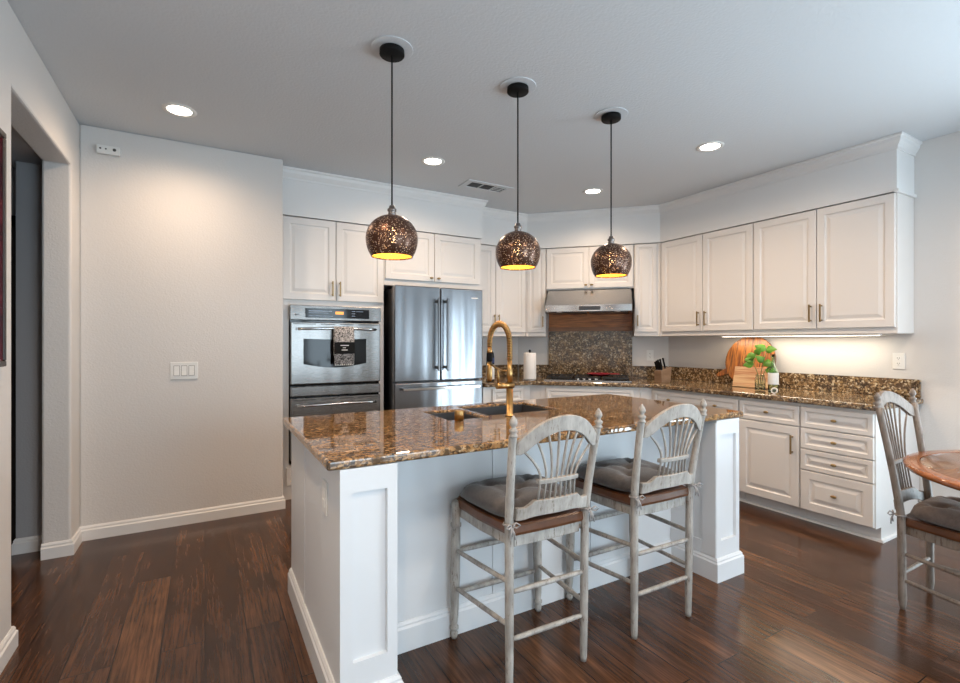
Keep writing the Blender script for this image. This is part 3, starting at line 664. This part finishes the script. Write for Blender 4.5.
# ------------------------------------------------------------ stools and chair
def make_seat_chair(name, label, cat, SH, TH, paint, wb=.18, wt=.205, lean=.068, side=(.40,.235), back=(.37,.19), front=(.385,.20), yb=-.195, yf=.195, group=None, low=False, fw=.228):
    t = thing(name, label, cat, group=group)
    bh = TH-SH
    def post_xy(z):
        if z < SH: return wb+.004*z/SH, yb-.004*z/SH
        k = (z-SH)/bh; return wb+.004+(wt-wb-.004)*k, yb-.004-lean*k**1.15
    for s in (-1, 1):
        pts = []; rr = []
        zs = [0,.02,.05,.12,.3,SH-.05,SH,SH+.08,SH+bh*.35,SH+bh*.6,SH+bh*.80,TH-.075]
        for z in zs:
            x, y = post_xy(z); pts.append((s*x, y, z))
            rr.append({0:.012,.02:.0145,.05:.015,.12:.016}.get(z, .0172 if z < SH+.1 else .0157))
        if low:
            rr[0:4] = [.010, .014, .018, .016]
        lg = build('back_post', G().tube(pts, rr, 14), paint, t)
        x, y = post_xy(TH-.04)
        build('finial', G().lathe([(.0157,-.001),(.0157,.006),(.011,.012),(.0165,.020),(.0165,.026),(.009,.032),(.009,.038),(.0145,.046),(.0155,.053),(.012,.064),(.005,.073),(.003,.078),(0,.079)], (s*x, y, TH-.076), 16), paint, lg)
        a, b_ = (s*fw, yf, 0), (s*(fw-.012), yf, SH-.008)
        build('front_leg', G().turned(a, b_, [(0,.011),(.02,.016),(.045,.017),(.06,.011),(.07,.020),(.085,.020),(.095,.013),(.15,.017),(.45,.022),(.70,.021),(.80,.019),(.81,.024),(.83,.024),(.84,.018),(.93,.021),(.95,.024),(.985,.022),(1,.014)], 16), paint, t)
    # seat frame and wooden seat
    def outline(ins, zz):
        f = fw-.018-ins; b2 = wb-.005-ins; y0, y1 = yb-.006+ins, yf+.03-ins
        P = [(-f+.03, y1), (-f*.5, y1+.008), (0, y1+.012), (f*.5, y1+.008), (f-.03, y1), (f, y1-.035), ((f+b2)/2+.012, (y0+y1)/2), (b2+.004, y0+.03), (b2-.012, y0), (0, y0-.004), (-b2+.012, y0), (-b2-.004, y0+.03), (-(f+b2)/2-.012, (y0+y1)/2), (-f, y1-.035)]
        return [(x, y, zz) for x, y in P]
    build('apron', G().loops([outline(.006, SH-.085), outline(.006, SH-.040)]), paint, t, .003)
    build('seat', G().loops([outline(-.003, SH-.039), outline(-.006, SH-.028), outline(-.004, SH-.004), outline(.004, SH), outline(.03, SH-.004)]), 'seatwood', t)
    def st(n, a, b_, r=.0095): build(n, G().turned(a, b_, [(0,r*.8),(.08,r),(.5,r*1.1),(.92,r),(1,r*.8)], 10), paint, t)
    for z in side:
        for s in (-1, 1):
            x, y = post_xy(z); fx = fw-.012*z/SH
            st('side_stretcher', (s*x, y+.010, z+.008), (s*fx, yf-.012, z-.008))
    for z in back: x, y = post_xy(z); st('back_stretcher', (-x+.01, y, z), (x-.01, y, z))
    for z in front: st('front_stretcher', (-fw+.025, yf, z), (fw-.025, yf, z), .0105)
    # arched crest rail
    n = 20; zc = TH-.150
    def ycurve(x, z): return post_xy(z)[1]-.042*(1-(x/wt)**2)
    top, bot = [], []
    for i in range(n+1):
        u = -1+2*i/n; x = u*(wt-.016)
        top.append((x, zc+.050+.096*(1-abs(u)**2.2)))
        bot.append((x, zc+.004+.082*max(0, 1-(abs(u)/.86)**2.2)))
    def slab(nm, tops, bots, th=.020):
        ls = []
        for (x, zt), (_, zb) in zip(tops, bots):
            ls.append([(x, ycurve(x, zb)-th/2, zb), (x, ycurve(x, zb)+th/2, zb), (x, ycurve(x, zt)+th/2, zt), (x, ycurve(x, zt)-th/2, zt)])
        return build(nm, G().loops(ls), paint, t, .003)
    slab('crest_rail', top, bot)
    top, bot = [], []
    k0 = SH+.025
    wl = post_xy(k0)[0]-.016
    for i in range(n+1):
        u = -1+2*i/n; x = u*wl
        e = min(1, max(0, (.80-abs(u))/.22)); e = e*e*(3-2*e)
        top.append((x, k0+.048+.026*e)); bot.append((x, k0+.000+.014*max(0, 1-(abs(u)/.85)**4)))
    slab('lower_rail', top, bot)
    zx = SH+bh*.40
    top = [(-.095+.19*i/8, zx+.009) for i in range(9)]; bot = [(x, zx-.009) for x, z in top]
    slab('cross_bar', top, bot, .020)
    for i in range(8):
        u = -1+2*i/7; xb, xm, xt = u*.086, u*.082, u*.158
        zt = zc+.004+.082*max(0, 1-(abs(xt/(wt-.016))/.86)**2.2)+.006
        pts = []
        for z, x in ((k0+.070, xb), (zx-.01, xm), (zx+.01, xm)): pts.append((x, ycurve(x, z), z))
        for q in range(1, 7):
            f = q/6; z = zx+.01+(zt-zx-.01)*f; x = xm+(xt-xm)*f**1.6; pts.append((x, ycurve(x, z), z))
        build('spindle', G().tube(pts, [.0045,.0045,.0045]+[.005]*5+[.0042], 8), paint, t)
    return t
def make_cushion(name, label, SH, mat, w=.212, d=.195, h=.078, postx=.185, posty=-.2, group=None):
    t = thing(name, label, 'cushion', group=group)
    n = 30; g = G(); rows = []
    def S_(u, v):
        x = u*w; y = v*d+.01
        # rounded outline
        k = (abs(u)**5+abs(v)**5)**.2; m = max(abs(u), abs(v), 1e-6); sc = m/k if k > 1e-6 else 1
        x, y = x*sc, (v*d*sc)+.01
        x *= 1+.10*v
        e = max(0, 1-m**6)**.5
        tuft = 0
        for cx_ in (-.5, 0, .5):
            for cy_ in (-.5, 0, .5):
                if (cx_ == 0) != (cy_ == 0) : continue
                r2 = ((u-cx_)**2+(v-cy_)**2); tuft += .65*math.exp(-r2/.02)
        crease = .26*math.exp(-((u-v)**2)/.008)+.26*math.exp(-((u+v)**2)/.008)+.14*math.exp(-((abs(u)-.5)**2)/.006)
        return x, y, e, tuft+crease
    topv = [[None]*(n+1) for _ in range(n+1)]; botv = [[None]*(n+1) for _ in range(n+1)]
    vs = []; fs = []
    for i in range(n+1):
        for j in range(n+1):
            u, v = -1+2*i/n, -1+2*j/n; x, y, e, tf = S_(u, v)
            topv[i][j] = len(vs); vs.append((x, y, SH+.022+(h-.022)*e*(1-.62*min(1, tf))))
            botv[i][j] = len(vs); vs.append((x*(.95 if e < .1 else 1), y*(.95 if e < .1 else 1), SH+.0225-.021*e))
    for i in range(n):
        for j in range(n):
            fs.append((topv[i][j], topv[i+1][j], topv[i+1][j+1], topv[i][j+1])); fs.append((botv[i][j], botv[i][j+1], botv[i+1][j+1], botv[i+1][j]))
    for i in range(n):
        for a, b_ in (((i,0),(i+1,0)), ((i+1,n),(i,n)), ((0,i+1),(0,i)), ((n,i),(n,i+1))):
            fs.append((topv[a[0]][a[1]], botv[a[0]][a[1]], botv[b_[0]][b_[1]], topv[b_[0]][b_[1]]))
    g.add(vs, fs, True); pad = build('pad', g, mat, t)
    for cx_, cy_ in ((-.5,-.5),(.5,-.5),(0,0),(-.5,.5),(.5,.5)):
        build('button', G().lathe([(0,-.004),(.008,-.002),(.008,.002),(0,.005)], (cx_*w*(1+.1*cy_), cy_*d+.01, SH+.022+(h-.022)*.42), 10), mat, pad)
    for s in (-1, 1):
        x, y, z = s*postx, posty, SH+.010
        r = .022
        g = G().tube([(x+r*math.cos(a), y+r*math.sin(a), z+.002*math.sin(2*a)) for a in [2*PI*k/14 for k in range(15)]], .0035, 6)
        kx, ky = x+s*.006, y-r-.004
        for q, (dx, dz) in enumerate(((.026,.014), (-.024,.012))):
            g.tube([(kx, ky, z), (kx+dx*.6, ky-.010, z+dz), (kx+dx*1.2, ky-.013, z+dz*.2), (kx+dx*.7, ky-.009, z-.006), (kx, ky, z)], .0032, 6)
        for dx, ln in ((.014,.050), (-.010,.042), (.002,.036)):
            g.tube([(kx, ky, z), (kx+dx*.6, ky-.008, z-ln*.5), (kx+dx, ky-.006, z-ln)], .0028, 6)
        build('tie', g, 'ribbon', t)
    return t
SG = 'distressed wheat-back bar stools at the island'
s1 = make_seat_chair('bar_stool', 'distressed white spindle-back bar stool at the island, nearer the light-switch wall', 'stool', .622, 1.048, 'stoolpaint', group=SG)
s1.location = (1.185, 1.712, 0); s1.rotation_euler.z = math.radians(-1.5)
s2 = copy_tree(s1); s2.location = (1.842, 1.705, 0); s2.rotation_euler.z = math.radians(-1)
s2['label'] = 'distressed white spindle-back bar stool at the island, nearer the dining table'
c1 = make_cushion('seat_cushion', 'grey tufted cushion tied on the bar stool nearer the light-switch wall', .6225, 'cushion', group='grey cushions on the bar stools')
c1.location = s1.location; c1.rotation_euler = s1.rotation_euler
c2 = copy_tree(c1); c2.location = s2.location; c2.rotation_euler = s2.rotation_euler
c2['label'] = 'grey tufted cushion tied on the bar stool nearer the dining table'
ch = make_seat_chair('dining_chair', 'taupe distressed wheat-back dining chair tucked under the round table', 'chair', .452, 1.06, 'chairpaint',
                     wb=.170, wt=.216, lean=.09, side=(.265,.135), back=(.175,), front=(.22,), low=True)
ch.location = (3.160, .825, 0); ch.rotation_euler.z = PI
cc = make_cushion('seat_cushion', 'plump taupe tufted cushion tied on the dining chair', .4525, 'cushion2', h=.085, postx=.176)
cc.location = ch.location; cc.rotation_euler = ch.rotation_euler

# round table
t = thing('dining_table', 'round polished wood pedestal dining table at the right edge', 'table', (3.15, .442, 0))
build('tabletop', G().lathe([(0,.725),(.52,.725),(.535,.7225),(.538,.744),(.534,.7478),(0,.748)], n=72), 'tabletop', t)
build('rim', G().lathe([(.539,.716),(.575,.716),(.591,.722),(.599,.734),(.597,.744),(.588,.7480),(.539,.7484)], n=72, caps=False).loops([[(r*math.cos(2*PI*j/72), r*math.sin(2*PI*j/72), z) for j in range(72)] for r, z in ((.539,.7484),(.539,.716))], True, False, False), 'tableedge', t)
build('apron', G().lathe([(.0,.655),(.33,.655),(.34,.66),(.34,.7235),(0,.7235)], n=48), 'tableedge', t)
build('pedestal', G().lathe([(.0,.10),(.10,.10),(.105,.14),(.06,.20),(.05,.28),(.075,.38),(.085,.45),(.05,.54),(.06,.60),(.11,.65),(0,.654)], n=32), 'chairpaint', t)
for k in range(4):
    a = PI/4+k*PI/2+.2; c_, s_ = math.cos(a), math.sin(a)
    build('foot', G().tube([(c_*r, s_*r, z) for r, z in ((.07,.15),(.16,.145),(.25,.09),(.32,.045),(.36,.028))], [.035,.035,.032,.028,.026], 12), 'chairpaint', t)

# ------------------------------------------------------------ pendants
def make_pendant():
    t = thing('pendant_lamp', '', 'pendant lamp', group='copper mosaic globe pendants over the island')
    build('cover_plate', G().prism([(.103*math.cos(2*PI*j/40), .103*math.sin(2*PI*j/40)) for j in range(40)], 'z', -.006, -.0005), 'ceiling', t, .002)
    build('canopy', G().lathe([(0,-.0095),(.060,-.0095),(.061,-.032),(.058,-.036),(0,-.036)], n=32), 'black', t)
    build('cord', G().tube([(0,0,-.036),(0,0,-.81)], .0042, 8), 'black', t)
    zc = -.936
    build('socket', G().lathe([(.004,.128),(.013,.124),(.016,.112),(.022,.108),(.022,.098),(.017,.095),(.019,.088),(.019,.072),(0,.072)], (0,0,zc+.038), 20), 'pewter', t)
    def prof(R, k=1):
        P = []
        for i in range(25):
            a = math.radians(80)-math.radians(80+38)*i/24
            P.append((R*math.cos(a), R*(.93 if a > 0 else 1.12)*math.sin(a)))
        return P
    def shell(R, nm, mm):
        g = G(); P = prof(R); n = 64
        g.loops([[(r*math.cos(2*PI*j/n), r*math.sin(2*PI*j/n), z) for j in range(n)] for r, z in P], True, nm == 'shade', False)
        return build(nm, g, mm, t, loc=(0,0,zc))
    shell(.1265, 'shade', 'shade'); shell(.1245, 'lining', 'lining')
    rb = prof(.1265)[-1]; n = 64
    build('rim', G().loops([[(r*math.cos(2*PI*j/n), r*math.sin(2*PI*j/n), z) for j in range(n)] for r, z in ((rb[0]+.0005, rb[1]+.006), (rb[0]+.0015, rb[1]-.001), (rb[0]-.003, rb[1]-.001), (rb[0]-.002, rb[1]+.006), (rb[0]+.0005, rb[1]+.006))], True, False, False), 'shade', t, loc=(0,0,zc))
    build('bulb', G().lathe([(.0,.070),(.012,.068),(.013,.05),(.022,.025),(.026,.005),(.020,-.015),(.008,-.025),(0,-.027)], (0,0,zc), 20), 'bulb', t)
    return t
pd = make_pendant()
PL = [((.797, 2.262), 'copper mosaic globe pendant over the small-sink end of the island, nearest the refrigerator'),
      ((1.532, 2.245), 'copper mosaic globe pendant between the other two, above the faucet end of the sink'),
      ((2.236, 2.230), 'copper mosaic globe pendant over the end of the island nearest the range hood')]
PL = [(PL[0][0], 'leftmost of the three copper mosaic globe pendants, nearest the ovens'), (PL[1][0], 'middle of the three copper mosaic globe pendants over the island'),
      (PL[2][0], 'rightmost of the three copper mosaic globe pendants, seen before the range hood')]
for i, ((x, y), lab) in enumerate(PL):
    o = pd if i == 0 else copy_tree(pd); o.location = (x, y, H); o['label'] = lab
    l = bpy.data.lights.new('pendant_light', 'POINT'); l.energy = PEND_P; l.color = (1, .66, .34); l.shadow_soft_size = .028
    lo = bpy.data.objects.new('pendant_light', l); C.objects.link(lo); lo.location = (x, y, H-.970)

# ------------------------------------------------------------ downlights, vent, detector, plates
def make_down():
    t = thing('recessed_downlight', '', 'ceiling light', group='round recessed downlights in the ceiling')
    n = 36
    build('trim_ring', G().loops([[(r*math.cos(2*PI*j/n), r*math.sin(2*PI*j/n), z) for j in range(n)] for r, z in ((.095,-.0005),(.092,-.006),(.072,-.007),(.066,-.003))], True, False, False), 'white', t)
    build('lens', G().lathe([(0,-.0012),(.066,-.0012),(.066,-.0035),(0,-.0035)], n=32), 'lamp', t)
    return t
dn = make_down()
DL = [((-.138, 3.52), 'recessed downlight nearest the light-switch wall'), ((1.578, 3.51), 'recessed downlight beside the ceiling vent, before the refrigerator'),
      ((3.221, 3.45), 'recessed downlight nearest the cooktop corner'), ((3.235, 2.23), 'recessed downlight nearest the right-hand wall cabinets'),
      ((.62, 1.93), 'recessed downlight above the near end of the island')]
for i, ((x, y), lab) in enumerate(DL[:4]):
    o = dn if i == 0 else copy_tree(dn); o.location = (x, y, H); o['label'] = lab
for (x, y) in [d[0] for d in DL[:4]]+[(-.1, 1.7), (-.15, .1), (1.6, .6), (3.3, .7), (1.6, -1.2)]:  # extra spots out of view have no fixtures; left ones added for warmth
    l = bpy.data.lights.new('downlight', 'SPOT'); l.energy = DOWN_P; l.color = WARM; l.spot_size = math.radians(165); l.spot_blend = 1.0; l.shadow_soft_size = .06
    l.energy *= .75 if (x < 0 and y > 3) else 1; lo = bpy.data.objects.new('downlight', l); C.objects.link(lo); lo.location = (x, y, H-.012)

t = thing('ceiling_vent', 'white ceiling air vent with three dark openings by the fridge soffit', 'vent', (2.27, 3.845, H))
g = G()
for x0, x1, y0, y1 in ((-.24,.24,-.105,-.065), (-.24,.24,.065,.105), (-.24,-.185,-.065,.065), (.185,.24,-.065,.065), (-.068,-.056,-.065,.065), (.056,.068,-.065,.065)):
    g.box(x0, y0, -.008, x1, y1, -.0005)
build('frame', g, 'ceiling', t)
build('duct', G().box(-.185, -.065, -.002, .185, .065, -.0007), 'slot', t)
for i in range(3):
    for k in range(3):
        x0 = (-.183, -.054, .070)[i]
        build('louver', G().box(x0, -.045+.036*k, -.006, x0+.112, -.040+.036*k, -.0025), 'white' if i == 2 else 'slot', t)
t = thing('wall_detector', 'small white sensor box high on the light-switch wall', 'detector', (-.565, 4.069, 2.607))
build('housing', G().box(-.064, -.032, -.029, .064, -.001, .029), 'white', t, .006)
for x, r in ((-.042,.006), (-.012,.005), (.034,.010)): build('port', G().turned((x, -.032, .004), (x, -.034, .004), [(0,r),(1,r)], 12), 'slot', t)
t = thing('light_switch', 'white triple rocker light switch plate on the blank wall', 'light switch', (-.131, 4.069, 1.11))
build('plate', G().box(-.086, -.006, -.062, .086, -.0005, .062), 'white', t, .003)
for x in (-.046, 0, .046): build('surround', G().box(x-.0185, -.0066, -.037, x+.0185, -.0061, .037), 'pewter', t)
for x in (-.046, 0, .046): build('rocker', G().prism([(-.0065,-.034),(-.0115,-.034),(-.0085,.0),(-.0075,.034),(-.0065,.034)], 'x', x-.016, x+.016), 'label', t, .0008)
def outlet(name, label, loc, rz):
    t = thing(name, label, 'outlet', loc, rz)
    build('plate', G().box(-.037, -.006, -.060, .037, -.0005, .060), 'white', t, .002)
    for z in (-.02, .02):
        s = build('socket', G().prism([(-.016, z-.014), (.016, z-.014), (.016, z+.014), (-.016, z+.014)], 'y', -.009, -.0062), 'label', t, .001)
        build('slots', G().box(-.008, -.0096, z-.002, -.005, -.0091, z+.007).box(.005, -.0096, z-.002, .008, -.0091, z+.007).box(-.002, -.0096, z-.010, .002, -.0091, z-.006), 'slot', s)
    return t
outlet('wall_outlet', 'white wall outlet on the right wall near the end of the backsplash', (4.479, 1.55, 1.175), RR)
outlet('wall_outlet', 'white wall outlet behind the knife block', dg(.43, 5.709, 1.165), R45)
# under-cabinet strip
t = thing('light_bar', 'slim lit bar fixed beneath the right-hand wall cabinets', 'light bar', (4.31, 2.22, UZ))
build('housing', G().box(-.030, -.62, -.012, .030, .62, -.0005), 'white', t, .002)
build('lens', G().box(-.022, -.61, -.0145, .022, .61, -.0125), 'led', t)
area('light_bar_glow', (4.31, 2.22, UZ-.017), (0, 0, 0), .04, 1.2, LED_P, (1, .86, .66))

# framed picture on the near left wall
t = thing('framed_picture', 'dark framed deep red picture on the near left wall', 'picture', (-.719, 2.28, 1.688))
build('frame', G().box(0, -.345, -.468, .026, .345, -.445).box(0, -.345, .445, .026, .345, .468).box(0, -.345, -.445, .026, -.322, .445).box(0, .322, -.445, .026, .345, .445), 'doorwood', t, .004)
build('gold_fillet', G().box(.0, -.322, -.445, .020, -.317, .445).box(0, .317, -.445, .020, .322, .445).box(0, -.317, .440, .020, .317, .445).box(0, -.317, -.445, .020, .317, -.440), 'art', t)
build('print', G().box(0, -.317, -.44, .012, .317, .44), 'art', t)

# ------------------------------------------------------------ things on the worktop
CZ = .9105
t = thing('knife_block', 'slanted wooden knife block on the worktop right of the cooktop', 'knife block', (3.97, 3.27, CZ), -1.7)
build('block', G().prism([(-.045,0),(.065,0),(.085,.155),(-.05,.115)], 'x', -.05, .05), 'knifewood', t, .003)
kt = Matrix.Rotation(-1.7, 4, 'Z')
for i, (kx, s_) in enumerate(((-.035,.018),(-.012,.018),(.012,.018),(.035,.018),(-.022,.075),(.022,.075))):
    by, bz = -.050+s_*.959+.004, .115+s_*.284+.0035
    o = thing('kitchen_knife', 'black handled kitchen knife in the wooden block', 'knife', group='black handled knives in the knife block')
    p = kt @ Vector((kx, by, bz)); o.location = (3.97+p.x, 3.27+p.y, CZ+p.z); o.rotation_euler = (0, 0, -1.7)
    L_ = .085+.012*((i*7) % 3)
    d = Vector((0, -.284, .959)).normalized()
    build('handle', G().tube([d*.004, d*.03, d*L_*.7, d*L_], [.007,.009,.008,.010], 8), 'black', o)
    build('bolster', G().tube([d*.0005, d*.004], .0085, 8), 'chrome', o)
t = thing('paper_towel_holder', 'steel paper towel stand near the corner of the worktop', 'paper towel holder', (2.975, 4.135, CZ))
build('base', G().lathe([(.078,0),(.078,.008),(.07,.012),(0,.012)], n=32), 'chrome', t)
build('rod', G().lathe([(.006,.012),(.006,.298),(0,.298)], n=10), 'chrome', t)
build('finial', G().lathe([(.004,.298),(.013,.303),(.014,.315),(.006,.325),(0,.326)], n=14), 'black', t)
g = G(); n = 36
g.loops([[(r*math.cos(2*PI*j/n), r*math.sin(2*PI*j/n), z) for j in range(n)] for r, z in ((.020,.014),(.064,.014),(.066,.02),(.066,.284),(.064,.290),(.020,.290),(.020,.014))], True, False, False)
tag(build('paper_towel_roll', g, 'paper', None, 0, (2.975, 4.135, CZ)), 'white paper towel roll on the steel stand', 'paper towel')
t = thing('bottle', 'dark bottle with blue and white labels beside the refrigerator', 'bottle', (2.575, 4.28, CZ))
build('glass', G().lathe([(0,0),(.040,0),(.042,.006),(.042,.25),(.036,.29),(.018,.325),(.016,.36),(.016,.40),(0,.40)], n=28), 'darkbottle', t)
build('label', G().lathe([(.0425,.02),(.0428,.021),(.0428,.17),(.0425,.171)], n=28, caps=False), 'label', t)
build('neck_label', G().lathe([(.0425,.19),(.0428,.191),(.0428,.24),(.0425,.241)], n=28, caps=False), 'bluelabel', t)
build('cap', G().lathe([(.018,.372),(.018,.412),(0,.414)], n=20), 'bluelabel', t)
# chopping boards leaning on the backsplash
t = thing('round_board', 'large round streaky acacia board leaning on the backsplash', 'chopping board', (4.318, 2.62, CZ+.006))
t.rotation_euler = (0, math.radians(13.0), 0)
g = G(); n = 56; R_ = .232
out = [(R_*math.sin(2*PI*j/n), R_+R_*-math.cos(2*PI*j/n)+.002) for j in range(n)]
build('board', G().prism(out, 'x', .0, .022), 'acacia', t, .004)
ha = math.radians(118)   # paddle handle pointing down towards the knife block
hc = (R_*math.sin(ha)*1.0, R_+R_*math.cos(ha))
dxy = Vector((math.sin(ha), math.cos(ha))); pn = Vector((dxy.y, -dxy.x)); c0 = Vector((0, R_+.002))
pl = [c0+dxy*(R_-.012)+pn*.03, c0+dxy*(R_+.09)+pn*.020, c0+dxy*(R_+.11)+pn*.012, c0+dxy*(R_+.11)-pn*.012, c0+dxy*(R_+.09)-pn*.020, c0+dxy*(R_-.012)-pn*.03]
build('handle', G().prism([tuple(p) for p in pl], 'x', .002, .020), 'acacia', t, .003)
t = thing('striped_board', 'small rectangular striped wood board leaning against the round board', 'chopping board', (4.175, 2.50, CZ))
t.rotation_euler = (0, math.radians(16), math.radians(4))
build('board', G().prism([(-.155,.004),(.155,.004),(.155,.19),(-.155,.19)], 'x', 0, .026), 'maple', t, .005)
# glass jar with plant cutting
t = thing('glass_jar', 'small clear glass jar of water holding the green cutting', 'jar', (4.015, 2.312, CZ))
g = G(); n = 28
g.loops([[(r*math.cos(2*PI*j/n), r*math.sin(2*PI*j/n), z) for j in range(n)] for r, z in ((0.001,0),(.036,0),(.039,.006),(.039,.095),(.032,.110),(.032,.128),(.035,.130),(.032,.132),(.029,.128),(.029,.110),(.036,.094),(.036,.008),(.001,.006))], True)
build('jar', g, 'glass', t)
t = thing('pothos_cutting', 'green leafy plant cutting standing in the clear glass jar', 'plant', (4.015, 2.312, CZ))
def leaf(c, d, up, ln, w):
    c = Vector(c); d = Vector(d).normalized(); sd = d.cross(Vector(up)).normalized(); nn = sd.cross(d)
    vs = []; fs = []; prof = [(0,.06),(.12,.65),(.3,1),(.5,.95),(.7,.68),(.88,.30),(1,.02)]
    for f, k in prof:
        m = c+d*ln*f-nn*ln*.22*f*f; vs += [m+sd*w*k+nn*.006*k, m-nn*.003, m-sd*w*k+nn*.006*k]
    vt = [v-nn*.0012 for v in vs]; N = len(vs); k = len(prof)
    for i in range(k-1):
        a = i*3
        fs += [(a,a+1,a+4,a+3),(a+1,a+2,a+5,a+4),(N+a,N+a+3,N+a+4,N+a+1),(N+a+1,N+a+4,N+a+5,N+a+2),(a,a+3,N+a+3,N+a),(a+2,N+a+2,N+a+5,a+5)]
    return build('leaf', G().add(vs+vt, fs, True), 'leaf', t)
stems = [((0,-.01,.03),(.0,-.02,.14),(-.015,-.045,.22),(-.01,-.03,.30)), ((0,.0,.03),(-.005,.01,.15),(-.01,.035,.24),(0,.05,.34)), ((0,.01,.03),(.0,.025,.13),(-.02,.06,.185))]
for s_ in stems: s_ = [(a, -b_, c) for a, b_, c in s_]; build('stem', G().tube(s_, .0025, 6), 'stem', t)
for c, d, ln, w in (((-.01,-.03,.30),(-.2,-.7,-.3),.085,.030), ((-.01,-.03,.30),(-.3,.5,.5),.07,.026), ((0,.05,.34),(-.3,.8,.1),.085,.030), ((0,.05,.34),(-.4,-.8,.4),.085,.030),
                    ((-.015,-.045,.22),(-.4,-.8,-.1),.075,.028), ((-.01,.035,.24),(-.3,.9,-.2),.085,.030), ((-.02,.06,.185),(-.3,.8,-.1),.085,.028), ((-.01,.035,.24),(-.5,-.3,.5),.07,.026), ((-.015,-.045,.24),(-.3,-.9,.3),.07,.026)):
    leaf((c[0], -c[1], c[2]), (d[0], -d[1], d[2]), (-.87,-.45,.25), ln*1.1, w*1.1)
t = thing('glass_bottle', 'clear glass bottle with white label standing right of the cutting', 'bottle', (3.915, 2.150, CZ))
g = G(); n = 28
pr = [(.001,0),(.034,0),(.037,.006),(.037,.15),(.034,.175),(.015,.215),(.0125,.235),(.0125,.285),(.015,.286),(.015,.296),(.010,.297),(.010,.215),(.031,.172),(.034,.148),(.034,.010),(.001,.008)]
g.loops([[(r*math.cos(2*PI*j/n), r*math.sin(2*PI*j/n), z) for j in range(n)] for r, z in pr], True)
build('glass', g, 'greenglass', t)
build('label', G().lathe([(.0375,.07),(.0378,.071),(.0378,.16),(.0375,.161)], n=28, caps=False), 'label', t)
build('stopper', G().lathe([(.009,.288),(.009,.298),(.012,.299),(.012,.308),(0,.309)], n=14), 'black', t)
t = thing('small_disc', 'small pale round disc leaning at the foot of the clear bottle', 'coaster', (3.862, 2.118, CZ))
t.rotation_euler = (0, math.radians(14), 0)
build('disc', G().turned((0,0,.026), (.006,0,.026), [(0,.025),(1,.025)], 24), 'label', t)
build('inner_ring', G().turned((-.0015,0,.026), (-.0002,0,.026), [(0,.014),(1,.014)], 20), 'greenglass', t)
